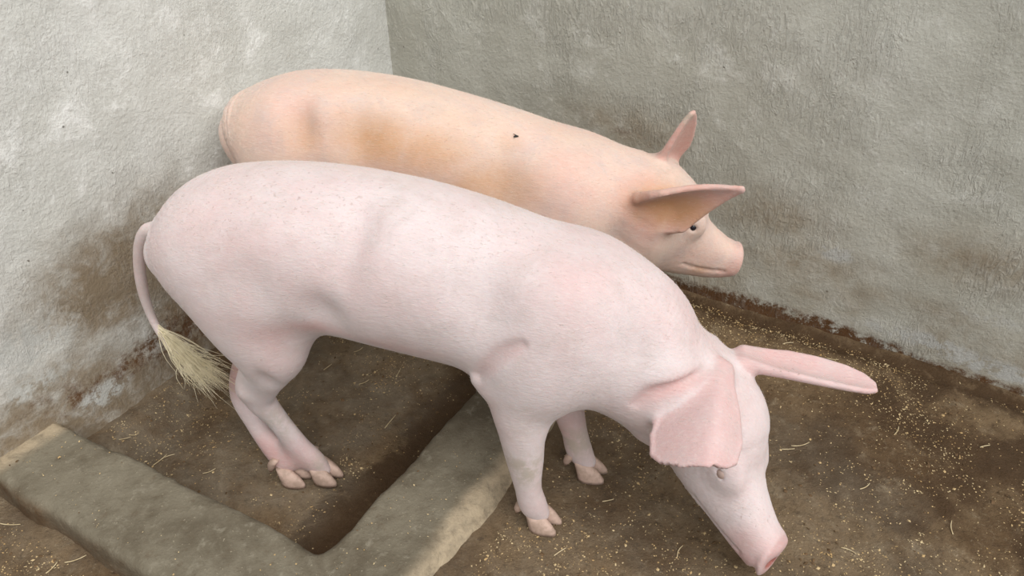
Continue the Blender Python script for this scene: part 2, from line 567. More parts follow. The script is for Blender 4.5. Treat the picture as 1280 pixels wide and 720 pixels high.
def left_stain_shade(s, z, P):
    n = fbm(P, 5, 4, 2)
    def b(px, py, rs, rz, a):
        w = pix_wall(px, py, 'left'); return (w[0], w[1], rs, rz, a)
    m = stain_shade_blobs(s, z, [b(150, 350, .26, .17, 1.05), b(200, 290, .22, .16, .75), b(90, 400, .20, .10, .55), b(235, 380, .16, .16, 1.0), b(270, 250, .1, .14, .35)])  # brown splashes, with the pig's shadow on the wall painted in
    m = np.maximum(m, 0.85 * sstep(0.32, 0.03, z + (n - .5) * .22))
    rust_shade = stain_shade_blobs(s, z, [b(200, 430, .10, .06, 1.1), b(165, 455, .10, .05, .9), b(110, 490, .12, .04, .9), b(235, 405, .10, .09, 1.1), b(60, 500, .12, .03, .6)])
    bare = stain_shade_blobs(s, z, [b(130, 492, .07, .03, 1.2), b(30, 440, .14, .07, .9), b(40, 485, .10, .03, .8)])
    return {'stain_shade': m * sstep(.22, .5, n + .12), 'rust_shade': rust_shade, 'bare': bare}

def right_stain_shade(s, z, P):
    n = fbm(P, 4, 4, 9)
    def b(px, py, rs, rz, a):
        w = pix_wall(px, py, 'right'); return (w[0], w[1], rs, rz, a)
    m = stain_shade_blobs(s, z, [b(960, 270, .22, .10, .6), b(1010, 330, .25, .09, .6), b(1230, 330, .22, .10, .6), b(760, 150, .20, .08, .5), b(800, 170, .2, .1, .6), b(1120, 380, .3, .06, .55)])  # blobs just above the tan pig's back paint its shadow on the wall
    m = np.maximum(m, 0.5 * sstep(0.30, 0.05, z + (n - .5) * .2))
    rust_shade = np.maximum(stain_shade_blobs(s, z, [b(930, 375, .12, .025, 1.1), b(1010, 400, .12, .022, 1.0), b(1100, 430, .10, .02, .9), b(780, 165, .10, .02, .55)]), 1.2 * sstep(.055, .01, z + (n - .5) * .05) * sstep(1.7, 1.4, s) + sstep(.022, .004, z))  # the blob high on the wall deepens the painted pig shadow
    bare = stain_shade_blobs(s, z, [b(1150, 425, .16, .025, 1.0), b(1240, 460, .16, .03, 1.0), b(1045, 318, .05, .025, 1.0), b(1240, 400, .12, .03, .5)])
    return {'stain_shade': m * sstep(.25, .55, n + .1), 'rust_shade': rust_shade, 'bare': bare}

build_wall('wall_left', M_WALL_L, 'left', 3.6, 1.7, left_stain_shade, 'pale plastered pen wall, brown splashes and painted pig shadow near the ground behind the tail')
build_wall('wall_right', M_WALL_R, 'right', 3.8, 1.7, right_stain_shade, 'darker grey plastered pen wall behind the tan pig')

KB0, KB1, KA0, KA1, KTOP = 0.777, 0.955, 1.283, 1.472, 0.035

def floor_height(u, v, P):
    z = (fbm(P, 4, 3, 31) - 0.5) * 0.022 + (fbm(P, 28, 3, 37) - 0.5) * 0.014
    basin = sstep(0.86, 0.80, u) * sstep(1.38, 1.32, v)
    z = z + basin * BASIN_Z - .022 * sstep(1.40, 1.46, v)
    # cement cove along the left wall inside the sunken strip
    z = z + basin * sstep(0.115, 0.03, u + (fbm(P, 9, 2, 3) - .5) * .03) * 0.055
    # settled groove in front of the right wall
    g = np.exp(-((v - 0.035) / 0.03) ** 2) * sstep(0.95, 1.05, u) * (0.4 + 1.0 * fbm(P, 8, 3, 41))
    return z - 0.022 * g

us = np.concatenate([np.arange(-0.04, 2.1, 0.0085), np.arange(2.1, 3.9, 0.08)])
vv = np.concatenate([np.arange(-0.04, 1.85, 0.0085), np.arange(1.85, 3.7, 0.08)])
U_, V_ = np.meshgrid(us, vv, indexing='ij')
U_, V_ = U_.ravel(), V_.ravel()
P_ = UV(U_, V_, np.zeros(U_.size))
P_[:, 2] = 0
FZ = floor_height(U_, V_, P_)
ii = np.arange(len(us) * len(vv)).reshape(len(us), len(vv))
fq = np.stack([ii[:-1, :-1], ii[:-1, 1:], ii[1:, 1:], ii[1:, :-1]], -1).reshape(-1, 4)
nz = fbm(P_, 5, 4, 51)
basin_m = sstep(0.84, 0.80, U_) * sstep(1.34, 1.30, V_)
gut_wet_shade = basin_m * np.maximum(sstep(0.55, 0.64, U_ + (nz - .5) * .14), 0.55 * sstep(1.16, 1.24, V_ + (nz - .5) * .2) * sstep(.45, .6, U_))  # wet brown gutter, with the kerb's shadow painted into it
wet = np.maximum(gut_wet_shade * 1.15, 1.0 * np.exp(-((V_ - 0.05 - .04 * (nz - .5)) / 0.06) ** 2) * sstep(.75, .95, U_))
wr = sstep(1.25, 1.75, U_ + (nz - .5) * .9) * sstep(1.0, .6, V_) * 1.0
wet = np.maximum(wet, wr * sstep(.34, .58, fbm(P_, 6, 4, 77)))
wet = np.maximum(wet, basin_m * sstep(.16, .06, U_) * sstep(.35, .55, fbm(P_, 9, 3, 8)) * sstep(1.1, .95, V_) * .8)
grey = np.maximum(basin_m * sstep(.2, .5, nz) * (1 - sstep(.55, .68, U_)) * .6, .3 * sstep(.45, .65, fbm(P_, 3, 3, 61)) * (1 - basin_m))
floor = mesh_obj('floor', np.stack([P_[:, 0], P_[:, 1], FZ], 1), fq, M_FLOOR, attrs={'wet': wet, 'grey': grey})
tag(floor, 'brown stained concrete floor with a sunken strip along the pale wall', 'floor', kind='structure')

def kerb_sdf(Q):
    u = (Q - CORNER) @ E1
    v = (Q - CORNER) @ E2
    z = Q[:, 2]
    wob = (vnoise(Q, 7, 4) - .5) * .022 + (vnoise(Q, 21, 6) - .5) * .008
    top = z - KTOP - (vnoise(Q, 5, 9) - .5) * .012
    slope = 0.75 * (KTOP - z)                              # battered outer face
    b = np.maximum(KB0 + wob - u, (u - KB1 - wob - slope) * .8)
    b = np.maximum(b, np.maximum(v - KA1 - 0.02 - slope, -v - .02))
    a = np.maximum(KA0 + wob - .028 * (u - .4) / .6 - v, (v - KA1 - wob + .02 * (u - .3) - .2 * slope) * .9)
    a = np.maximum(a, np.maximum(-u - .02, u - KB1))
    d = smin(a, b, 0.03)
    d = smax(d, top, 0.022)
    return (np.maximum(d, -z - .15) + (vnoise(Q, 60, 2) - .5) * .003) * .8

_c = np.array([UV(a, b) for a in (-.05, 1.08) for b in (-.05, 1.6)]).reshape(-1, 3)
kv, kq = polygonise(kerb_sdf, [_c[:, 0].min(), _c[:, 1].min(), -.17], [_c[:, 0].max(), _c[:, 1].max(), .08], h=0.009, newton=1)
ku, kvv = uv(kv.astype(float))
kn = fbm(kv, 8, 3, 13)
rim = sstep(KB1 - .03, KB1 + .01, ku + (kn - .5) * .05) * sstep(.05, .02, kv[:, 2] * .6)
rim = np.maximum(rim, sstep(.06, .02, ku) * sstep(1.2, 1.25, kvv))
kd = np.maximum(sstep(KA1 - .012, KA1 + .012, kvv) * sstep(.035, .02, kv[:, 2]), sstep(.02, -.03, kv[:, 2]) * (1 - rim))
kerb = mesh_obj('trim_1', kv, kq, M_KERB, attrs={'rim': rim, 'dirt': kd})
tag(kerb, 'low worn cement kerb turning a corner round the sunken strip', 'kerb', kind='structure')

# ------------------------------------------------------------------ pigs
def loft(rings, seg=14):
    """rings of (center, axis a, axis b) -> closed tube"""
    V, F = [], []
    for c, a, b in rings:
        for k in range(seg):
            t = 2 * math.pi * k / seg
            V.append(np.asarray(c) + np.asarray(a) * math.cos(t) + np.asarray(b) * math.sin(t))
    for r in range(len(rings) - 1):
        for k in range(seg):
            k2 = (k + 1) % seg
            F.append((r * seg + k, r * seg + k2, (r + 1) * seg + k2, (r + 1) * seg + k))
    F.append(tuple(range(seg - 1, -1, -1)))
    F.append(tuple((len(rings) - 1) * seg + k for k in range(seg)))
    return V, F

def claw(root, pos, fwd, side, s=1.0, dew=False):
    """one half of a cloven hoof: wedge with a pointed toe"""
    f = np.array([math.cos(fwd), math.sin(fwd), 0]); l = np.array([-f[1], f[0], 0]); z = np.array([0, 0, 1.0])
    p = np.asarray(pos, float)
    if dew:
        rows = [(0.040, .010, .010, .009), (.024, .000, .011, .010), (.008, -.006, .009, .008), (-.004, -.009, .004, .004)]
    else:
        rows = [(.046, -.018, .012, .010), (.036, -.008, .019, .0135), (.024, .002, .025, .0150), (.010, .009, .029, .0152), (.000, .010, .029, .0145)]
    R = [(p + (z * h + f * c) * s, (f * a + (0 if dew else 1) * l * (-side) * a * .18) * s, l * b * s) for h, c, a, b in rows]
    v, fc = loft(R, 16)
    if not dew:                                            # pointed toe, blunt heel
        for r, (h, c, a, b) in enumerate(rows):
            for k in range(16):
                t = 2 * math.pi * k / 16
                ct = math.cos(t)
                v[r * 16 + k] = p + (z * h + f * (c + a * ct) + l * (b * math.sin(t) * (1 - .30 * ct) - side * a * .16 * ct)) * s
    return mesh_obj('dew_claw' if dew else 'hoof', v, fc, M_HOOF, root)

def tube(name, pts, mat, parent, seg=12, n=48):
    S = spline(pts, n)
    T = np.gradient(S[:, :3], axis=0)
    T /= np.linalg.norm(T, axis=1)[:, None]
    R = []
    for c, t in zip(S, T):
        a = norm(np.cross(t, [0.1, 1, 0.05])); b = np.cross(t, a)
        R.append((c[:3], a * c[3], b * c[3]))
    v, f = loft(R, seg)
    return mesh_obj(name, v, f, mat, parent)

def strands(name, specs, mat, parent, w=0.0011, ns=7):
    """specs: list of point lists; each strand a tapering three-sided blade"""
    V, F = [], []
    for pts in specs:
        S = spline([(*p, 0) for p in pts], ns)[:, :3]
        b0 = len(V)
        for i, c in enumerate(S):
            r = w * (1 - 0.85 * i / (ns - 1))
            for k in range(3):
                a = 2.094 * k
                V.append(c + np.array([math.cos(a) * r * .6, math.cos(a) * r * .6, math.sin(a) * r]))
        for i in range(ns - 1):
            for k in range(3):
                k2 = (k + 1) % 3
                F.append((b0 + 3 * i + k, b0 + 3 * i + k2, b0 + 3 * i + 3 + k2, b0 + 3 * i + 3 + k))
    o = mesh_obj(name, V, F, mat, parent)
    return tag(o, kind='stuff')

def build_pig(name, label, heading, s0, l0, cfg, mat):
    th = math.radians(heading)
    a = np.array([math.cos(th), math.sin(th), 0]); n = np.array([-math.sin(th), math.cos(th), 0])
    root = bpy.data.objects.new(name, None)
    COL.objects.link(root)
    root.empty_display_size = 0.1
    o = a * s0 + n * l0
    root.location = o
    root.rotation_euler = (0, 0, th)
    tag(root, label, 'pig')

    # --- head frame
    f = norm(cfg['f']); d = np.asarray(cfg['d'], float); d = norm(d - (d @ f) * f); l = np.cross(d, f)
    O = np.asarray(cfg['head'], float); hs = cfg.get('hs', 1.0)
    def HP(s, dd, ll=0.0):
        return O + (f * s + d * dd + l * ll) * hs
    HR = np.stack([f, l, d])
    rows = []
    for s, top, bot, w in cfg['skull']:
        c = HP(s, (top + bot) / 2)
        rows.append((*c, w * hs, (top - bot) / 2 * hs, (top - bot) / 2 * hs))
    trunk = Sweep(cfg['trunk'], n=170, p=2.1, cap=0.05)
    skull = Sweep(rows, up=d, n=90, p=2.35, cap=0.018)
    legs = [(Chain(L['rows'], 64, L.get('ys', .82)), L.get('k', .05)) for L in cfg['legs']]
    ears = [Ear(**e) for e in cfg['ears']]
    ex = [(np.asarray(c, np.float32), np.asarray(r, np.float32), am) for c, r, am in cfg.get('bumps', [])]
    es, ed, el = cfg['eye']
    cre = []
    flaps = [(Chain(r, 40, ys), k) for r, k, ys in cfg.get('flaps', [])]
    disc = HP(.362, -.010)
    fd = norm(f + cfg.get('tilt', .6) * d); HD = np.stack([fd, l, np.cross(fd, l)])
    def sdf(P):
        P = np.asarray(P, np.float32)
        x = trunk(P)
        for c, k in legs:
            x = smin(x, c(P), k)
        x = smin(x, skull(P), 0.075)
        for c, k in flaps:
            x = smin(x, c(P), k)
        for c, k in cre:
            x = smax(x, -c(P), k)
        for c, r, am in ex:
            x = x + am * np.exp(-(((P - c) / r) ** 2).sum(1))
        near = ((P - O) ** 2).sum(1) < 0.45 ** 2
        k = np.where(near)[0]
        Q = P[k]
        y = x[k]
        # snout plate with its rim, brow and cheek masses
        y = smin(y, ellipsoid(Q, disc, np.array([.012, .046, .046]) * hs, HD), 0.012)
        for sd in (-1, 1):
            y = smin(y, ellipsoid(Q, HP(es + .004, ed + .004, sd * (el - .010)), np.array([.034, .014, .024]) * hs, HR), 0.03)
            y = smin(y, ellipsoid(Q, HP(.04, -.075, sd * .06), np.array([.07, .045, .06]) * hs, HR), 0.05)
            y = smax(y, -ellipsoid(Q, HP(es, ed, sd * (el + .020)), np.array([.015, .016, cfg.get('slit', .009)]) * hs, HR), 0.006)
            y = smax(y, -ellipsoid(Q, disc + (fd * .012 + l * sd * .018) * hs, np.array([.024, .012, .013]) * hs, HD), 0.006)
        for e in ears:
            y = smin(y, e(Q), 0.022)
        x[k] = y
        return x
    M3 = np.stack([a, n, [0, 0, 1.0]])
    def hit(px, py):
        r = norm(ray(px, py))
        t = np.arange(.7, 2.9, .004)
        Q = ((np.array([0, 0, CAMH]) + r * t[:, None]) - o) @ M3.T
        w = sdf(Q)
        k = np.where(w < 0)[0]
        if not len(k):
            return Q[np.argmin(w)]
        A, B = Q[max(k[0] - 1, 0)], Q[k[0]]
        for _ in range(7):
            C = (A + B) / 2
            A, B = (A, C) if sdf(C[None])[0] < 0 else (C, B)
        return B
    def marks(key):
        return [(hit(px, py), r, am) for px, py, r, am in cfg[key]]
    MK = {k: marks(k) for k in ('pbumps', 'ppink', 'pstain_shade', 'pgrime', 'pfleck')}
    lines = []
    for pts, (r0, r1) in cfg['pcrease']:
        h = [hit(*q) for q in pts]
        k = len(h) - 1
        lines.append(Chain([(*q, r0 + (r1 - r0) * math.sin(math.pi * i / k)) for i, q in enumerate(h)], 40))
    ex += [(np.asarray(c, np.float32), np.asarray(r, np.float32), am * 1.5) for c, r, am in MK['pbumps']]
    cre.extend((c, .020) for c in lines)
    for sd in (-1, 1):                                     # mouth: a shallow groove on the skin of each cheek
        pts = []
        for q in np.linspace(0, 1, 7):
            ll = np.arange(.10, 0, -.001)
            A = np.array([HP(.338 - q * .12, -.046 - .052 * q - .008 * math.sin(q * 3.1), sd * w) for w in ll])
            k = np.where(sdf(A) < 0)[0]
            pts.append((*A[k[0] if len(k) else -1], .0042 - .0012 * abs(q - .5)))
        cre.append((Chain(pts, 60), .004))
    v, q = polygonise(sdf, cfg['lo'], cfg['hi'], h=cfg.get('h', 0.005))

    # --- skin colour: pinker ears and snout, grimy feet, stains, painted ear shading
    hp = (v - O) @ HR.T / hs
    n1 = fbm(v, 7, 3, 3)
    pink = 0.22 + 0.25 * (n1 - .5)
    for c, r, am in MK['ppink']:
        pink = pink + am * np.exp(-(((v - np.asarray(c)) / np.asarray(r)) ** 2).sum(1))
    for c in lines:
        pink = pink + .38 * sstep(.022, -.004, c(v))
    for e in ears:
        de = e(v)
        pink = np.maximum(pink, cfg.get('earpink', .62) * sstep(.008, .002, np.abs(de)))
    inhead = (np.linalg.norm(hp, axis=1) < .45)
    pink = np.where(inhead, np.maximum(pink, .75 * sstep(.26, .36, hp[:, 0]) * sstep(.12, .08, np.abs(hp[:, 1]))), pink)
    wetm = np.where(inhead & (np.abs(hp[:, 1]) < .06), sstep(.004, .010, ((v - disc) @ fd) / hs + .003 * n1) * .35, 0)
    for sd in (-1, 1):
        wetm = np.maximum(wetm, inhead * sstep(.021, .012, np.linalg.norm(v - disc - (fd * .008 + l * sd * .018) * hs, axis=1)))
    stain_shade = np.zeros(len(v)); grime = np.zeros(len(v)); fleck = np.zeros(len(v))
    for c, r, am in MK['pstain_shade']:
        stain_shade = np.maximum(stain_shade, am * np.exp(-(((v - np.asarray(c)) / np.asarray(r)) ** 2).sum(1)))
    for c, r, am in MK['pgrime']:
        grime = np.maximum(grime, am * np.exp(-(((v - np.asarray(c)) / np.asarray(r)) ** 2).sum(1)))
    for c, r, am in MK['pfleck']:
        fleck = np.maximum(fleck, am * np.exp(-(((v - np.asarray(c)) / np.asarray(r)) ** 2).sum(1)))
    body = mesh_obj('body', v, q, mat, root, attrs={'pink': np.clip(pink, 0, 1), 'stain_shade': stain_shade, 'grime': grime, 'fleck': fleck, 'wet': wetm})

    # --- short pale bristles lying back along the coat
    rg = np.random.default_rng(11)
    nr = np.empty(len(v) * 3, np.float32); body.data.vertices.foreach_get('normal', nr); nr = nr.reshape(-1, 3)
    wgt = sstep(.15, .45, v[:, 2]) * (.35 + .65 * sstep(.2, .9, nr[:, 2]))
    pick = rg.choice(len(v), 4500, replace=False, p=wgt / wgt.sum())
    sp = []
    for i in pick:
        nn = nr[i]; bk = np.array([-1, 0, -.25]) + rg.normal(0, .25, 3)
        bk = norm(bk - (bk @ nn) * nn)
        Lh = rg.uniform(.008, .016)
        sp.append([v[i] - nn * .0005, v[i] + bk * Lh * .5 + nn * Lh * .10, v[i] + bk * Lh + nn * Lh * .14])
    strands('bristles', sp, M_BRISTLE, root, .0002, 3)
    # --- eyes
    for sd in (-1, 1):
        c = HP(es, ed, sd * (el + cfg.get('eyeout', .001)))
        V, F = [], []
        nu, nv = 14, 9
        for i in range(nv):
            ph = math.pi * i / (nv - 1)
            for j in range(nu):
                t = 2 * math.pi * j / nu
                V.append(c + .0125 * hs * np.array([math.sin(ph) * math.cos(t), math.sin(ph) * math.sin(t), math.cos(ph)]))
        for i in range(nv - 1):
            for j in range(nu):
                j2 = (j + 1) % nu
                F.append((i * nu + j, (i + 1) * nu + j, (i + 1) * nu + j2, i * nu + j2))
        mesh_obj('eye', V, F, cfg.get('eyemat', M_EYE), root)
    # --- hooves
    for L in cfg['legs']:
        hx, hy, hz, fw = L['hoof']
        fv = np.array([math.cos(fw), math.sin(fw), 0]); lv = np.array([-fv[1], fv[0], 0])
        for sd in (-1, 1):
            claw(root, np.array([hx, hy, hz]) + lv * sd * .0155, fw + sd * .12, sd)
            claw(root, np.array([hx, hy, hz + .030]) - fv * .040 + lv * sd * .015, fw, sd, 1.0, True)
    # --- tail
    tl = tube('tail', cfg['tail'], mat, root)
    for k in ('pink', 'stain_shade', 'grime', 'fleck', 'wet'):
        at = tl.data.attributes.new(k, 'FLOAT', 'POINT')
        at.data.foreach_set('value', np.full(len(tl.data.vertices), {'pink': .3, 'grime': .35}.get(k, 0.0), np.float32))
    if cfg.get('tuft'):
        rg = np.random.default_rng(5)
        specs = []
        base, end = [np.array(p[:3]) for p in cfg['tuft']], None
        for i in range(420):
            t = rg.random()
            i0 = t * (len(base) - 2)
            k = int(i0)
            p = base[k] * (1 - (i0 - k)) + base[k + 1] * (i0 - k)
            tgt = base[-1] + np.array([rg.normal(0, .030) , rg.normal(0, .02), rg.normal(0, .022)])
            tgt = p + (tgt - p) * rg.uniform(.55, 1.1)
            mid = (p + tgt) / 2 + np.array([0, 0, -.012 * rg.random()]) + rg.normal(0, .006, 3)
            specs.append([p + rg.normal(0, .003, 3), mid, tgt])
        tu = strands('tail_tuft', specs, M_HAIR, tl, .0013)
    return root, body

SKULL = [(-.05, .002, -.115, .080), (.02, .048, -.145, .096), (.08, .070, -.155, .098), (.135, .055, -.152, .088),
         (.19, .034, -.135, .070), (.25, .022, -.108, .056), (.31, .022, -.082, .048), (.352, .030, -.060, .046)]

pigA = dict(
    lo=(-.62, -.36, -.13), hi=(1.06, .26, .74),
    trunk=[(-.415, 0, .455, .075, .062, .085), (-.37, 0, .475, .115, .098, .12), (-.295, 0, .497, .142, .138, .15), (-.19, 0, .510, .154, .157, .155),
           (-.05, 0, .515, .158, .164, .162), (.10, 0, .510, .160, .160, .170), (.22, 0, .495, .156, .155, .168), (.34, 0, .470, .148, .150, .158),
           (.44, 0, .448, .140, .150, .145), (.51, -.005, .418, .130, .145, .135), (.565, -.01, .370, .118, .124, .120), (.615, -.005, .32, .104, .100, .105)],
    head=(.690, .015, .352), hs=.96, f=(.155, -.165, -.260), tilt=1.2, d=(.836, -.327, .44), skull=SKULL, eye=(.172, -.008, .066), slit=.0042, eyeout=.002, eyemat=M_EYE_PALE,
    legs=[
        dict(rows=[(.41, -.085, .46, .085), (.385, -.10, .40, .088), (.36, -.115, .325, .066), (.36, -.13, .258, .046), (.366, -.133, .190, .037), (.374, -.135, .115, .0275), (.384, -.131, .06, .029), (.394, -.128, .035, .024)], k=.07, hoof=(.402, -.126, .0, -.2)),
        dict(rows=[(.42, .08, .46, .085), (.395, .09, .39, .085), (.385, .075, .30, .060), (.40, .05, .23, .042), (.418, .035, .175, .034), (.435, .03, .118, .028), (.447, .03, .07, .029), (.462, .03, .038, .024)], k=.07, hoof=(.472, .03, .0, -.1)),
        dict(rows=[(-.245, -.055, .47, .115), (-.205, -.078, .40, .112), (-.178, -.094, .335, .086), (-.190, -.094, .27, .056), (-.222, -.084, .205, .040), (-.247, -.076, .150, .036), (-.226, -.066, .085, .027), (-.190, -.056, -.005, .026), (-.160, -.05, -.055, .026), (-.147,-.049,-.08,.022)], k=.06, hoof=(-.140, -.048, BASIN_Z + .003, -.1)),
        dict(rows=[(-.25, .06, .47, .115), (-.23, .075, .39, .105), (-.235, .07, .31, .078), (-.28, .045, .22, .046), (-.335, .012, .13, .036), (-.345, -.010, .07, .030), (-.312, -.03, .01, .026), (-.262, -.055, -.040, .026), (-.235, -.064, -.068, .024)], k=.06, hoof=(-.212, -.07, BASIN_Z, -.05)),
    ],
    ears=[
        dict(base=(.778, .05, .366), tip=(.972, .05, .347), nrm=(.15, .04, .95), W=.034, curl=.014, bend=.006, prof=[(-.2, .5), (0, .68), (.2, .9), (.5, .95), (.75, .85), (.9, .66), (.97, .45), (1, .28)]),
        dict(base=(.676, -.064, .412), tip=(.676, -.222, .393), nrm=(.12, -.10, .95), W=.068, curl=-.048, bend=-.030, ridge=.020, pw=1.35, prof=[(-.2, .42), (0, .52), (.25, .78), (.6, 1.0), (.84, .92), (.94, .70), (.98, .5), (1, .3)]),
    ],
    pbumps=[(445, 285, (.035, .06, .06), .010), (425, 340, (.04, .06, .06), .010), (405, 395, (.04, .06, .05), .012), (600, 370, (.05, .06, .08), .009), (700, 355, (.09, .07, .055), -.009), (760, 350, (.06, .06, .07), -.004),
            (330, 300, (.10, .08, .09), -.008), (320, 390, (.08, .06, .06), -.006), (800, 440, (.05, .06, .06), .008), (840, 470, (.05, .05, .03), -.006),
            (540, 260, (.10, .06, .05), -.003), (332, 478, (.018, .03, .04), .008), (305, 492, (.02, .03, .025), -.006)],
    pcrease=[([(886, 466), (866, 472), (842, 480), (816, 492), (796, 506)], (.001, .010)), ([(652, 432), (637, 438), (621, 448), (607, 460), (597, 470)], (.001, .0065))],
    flaps=[([(.378, -.114, .385, .075), (.345, -.126, .372, .060), (.312, -.134, .366, .037), (.280, -.137, .371, .014)], .010, .58), ([(-.236, -.082, .235, .030), (-.262, -.080, .200, .022), (-.274, -.078, .170, .020)], .02, 1.0)],
    ppink=[(845, 484, (.05, .06, .02), .2), (805, 500, (.05, .06, .04), .2), (390, 408, (.05, .05, .02), .45), (345, 575, (.10, .06, .07), .75), (292, 470, (.05, .05, .06), .8),
           (720, 345, (.09, .08, .05), .16), (450, 425, (.2, .06, .02), .3), (330, 440, (.06, .05, .06), .25), (710, 530, (.05, .05, .08), .4), (860, 400, (.08, .08, .08), .15), (330, 320, (.12, .1, .1), .1), (935, 680, (.05, .05, .03), .5)],
    pstain_shade=[(400, 205, (.4, .05, .03), .25), (610, 248, (.2, .05, .03), .22), (300, 205, (.15, .06, .04), .2), (890, 430, (.1, .05, .04), .15)],
    pgrime=[(655, 590, (.06, .06, .06), .8), (660, 540, (.06, .06, .04), .3), (720, 555, (.06, .06, .05), .75), (345, 530, (.07, .06, .07), .6), (400, 585, (.07, .06, .05), .6), (660, 520, (.06, .05, .05), .35), (560, 240, (.3, .06, .05), .12), (450, 215, (.3, .06, .05), .15), (230, 255, (.08, .08, .06), .2), (310, 500, (.04, .05, .05), .35)],
    pfleck=[(270, 240, (.13, .12, .09), .9), (360, 235, (.25, .12, .07), .7), (640, 285, (.25, .12, .07), .6), (985, 470, (.06, .06, .05), 1.0), (945, 640, (.05, .05, .05), .9), (820, 370, (.1, .1, .1), .5)],
    tail=[(-.435, 0, .50, .022), (-.478, 0, .490, .016), (-.516, 0, .430, .013), (-.539, 0, .337, .012), (-.540, 0, .247, .009), (-.501, -.02, .202, .007), (-.45, -.035, .188, .003)],
    tuft=[(-.541, 0, .24), (-.52, -.01, .217), (-.49, -.02, .198), (-.45, -.035, .186), (-.36, -.06, .150)],
)

pigB = dict(
    lo=(-.56, -.32, -.13), hi=(.96, .26, .76), h=.0055,
    trunk=[(-.365, 0, .535, .082, .075, .09), (-.33, 0, .55, .120, .105, .12), (-.25, 0, .555, .148, .138, .15), (-.14, 0, .555, .156, .154, .155),
           (0, 0, .545, .158, .158, .155), (.12, 0, .525, .158, .157, .158), (.26, 0, .496, .152, .154, .155), (.38, 0, .466, .146, .151, .150),
           (.48, 0, .446, .136, .146, .145), (.56, .0, .432, .124, .135, .135), (.63, .0, .42, .110, .120, .12)],
    head=(.616, .02, .492), f=(.76, .12, -.63), d=(.61, .1, .76), hs=.84, mouth=.6,
    skull=[(-.05, .002, -.125, .085), (.02, .050, -.170, .104), (.08, .074, -.195, .108), (.135, .064, -.195, .098), (.19, .040, -.178, .078), (.25, .026, -.145, .063), (.31, .026, -.108, .054), (.352, .032, -.070, .050)], eye=(.138, .008, .088), slit=.008,
    legs=[
        dict(rows=[(.43, -.085, .46, .085), (.40, -.10, .40, .085), (.37, -.115, .325, .062), (.38, -.12, .258, .046), (.385, -.12, .186, .035), (.39, -.12, .12, .029), (.40, -.12, .09, .029), (.412, -.12, .07, .024)], k=.07, hoof=(.42, -.12, .035, -.1)),
        dict(rows=[(.43, .085, .46, .085), (.41, .09, .40, .085), (.39, .10, .325, .062), (.40, .10, .258, .046), (.405, .10, .186, .035), (.41, .10, .12, .029), (.42, .10, .09, .029), (.432, .10, .07, .024)], k=.07, hoof=(.44, .10, .035, -.1)),
        dict(rows=[(-.22, -.055, .49, .120), (-.20, -.075, .40, .112), (-.19, -.095, .335, .085), (-.22, -.10, .27, .058), (-.32, -.10, .19, .042), (-.372, -.10, .13, .037), (-.368, -.10, .05, .029), (-.355, -.10, -.03, .029), (-.345, -.10, -.065, .026)], k=.06, hoof=(-.333, -.10, BASIN_Z, 0)),
        dict(rows=[(-.22, .055, .49, .120), (-.20, .075, .40, .112), (-.19, .095, .335, .085), (-.22, .10, .27, .058), (-.32, .10, .19, .042), (-.372, .10, .13, .037), (-.368, .10, .05, .029), (-.355, .10, -.03, .029), (-.345, .10, -.065, .026)], k=.06, hoof=(-.333, .10, BASIN_Z, 0)),
    ],
    ears=[
        dict(base=(.648, -.092, .508), tip=(.800, -.128, .581), nrm=(.05, -.80, -.25), W=.058, curl=.034, bend=.012, prof=[(-.2, .7), (0, .95), (.15, 1.0), (.4, .72), (.65, .44), (.85, .20), (1, .05)]),
        dict(base=(.640, .075, .535), tip=(.687, .02, .668), nrm=(.75, -.62, 0), W=.042, curl=.014, bend=.0, prof=[(-.2, .6), (0, .8), (.25, 1.0), (.5, .88), (.75, .62), (.9, .38), (1, .12)]),
    ],
    earpink=.85,
    pbumps=[(375, 155, (.04, .06, .05), .010), (440, 165, (.05, .06, .06), .012), (405, 140, (.05, .05, .04), -.006), (620, 215, (.05, .06, .07), .010), (700, 215, (.08, .07, .08), -.006), (770, 300, (.03, .05, .05), .006), (340, 140, (.05, .06, .06), -.006)],
    pcrease=[],
    ppink=[(700, 230, (.12, .1, .1), .22), (790, 270, (.06, .08, .08), .4), (380, 135, (.07, .08, .06), .25), (880, 330, (.06, .06, .05), .3), (810, 265, (.04, .06, .07), .5)],
    pstain_shade=[(470, 178, (.12, .10, .07), .9), (530, 190, (.15, .09, .07), .75), (380, 172, (.07, .08, .06), .6), (430, 145, (.06, .07, .03), .45), (610, 232, (.14, .08, .07), .75), (635, 180, (.05, .05, .05), .45), (560, 150, (.25, .08, .06), .35), (500, 110, (.3, .08, .04), .35), (300, 150, (.05, .10, .12), .25), (798, 262, (.025, .04, .05), .7), (690, 160, (.2, .06, .04), .25), (875, 338, (.03, .04, .025), .6), (840, 258, (.11, .07, .06), 1.05)],  # entries on the near ear put its inner shading into the colour
    pgrime=[(295, 140, (.05, .14, .12), .35), (858, 148, (.02, .03, .02), 1.0), (850, 240, (.08, .05, .05), .4), (440, 95, (.25, .06, .04), .25), (830, 210, (.05, .05, .04), .4)],  # the near-ear entry adds to its painted inner shading
    pfleck=[(600, 170, (.4, .2, .1), .3), (855, 165, (.05, .05, .05), .5)],
    tail=[(-.37, .0, .55, .014), (-.398, .03, .50, .010), (-.405, .04, .43, .010), (-.41, .04, .36, .010), (-.39, .04, .31, .005)],
)

rootA, bodyA = build_pig('pig', 'pale pink pig sniffing the ground with its head lowered, long tail hanging', -15, -.6, 1.10, pigA, M_SKIN_A)
rootB, bodyB = build_pig('pig', 'tan stained pig standing along the grey wall, head level behind the paler pig', -11, -.6, 1.567, pigB, M_SKIN_B)

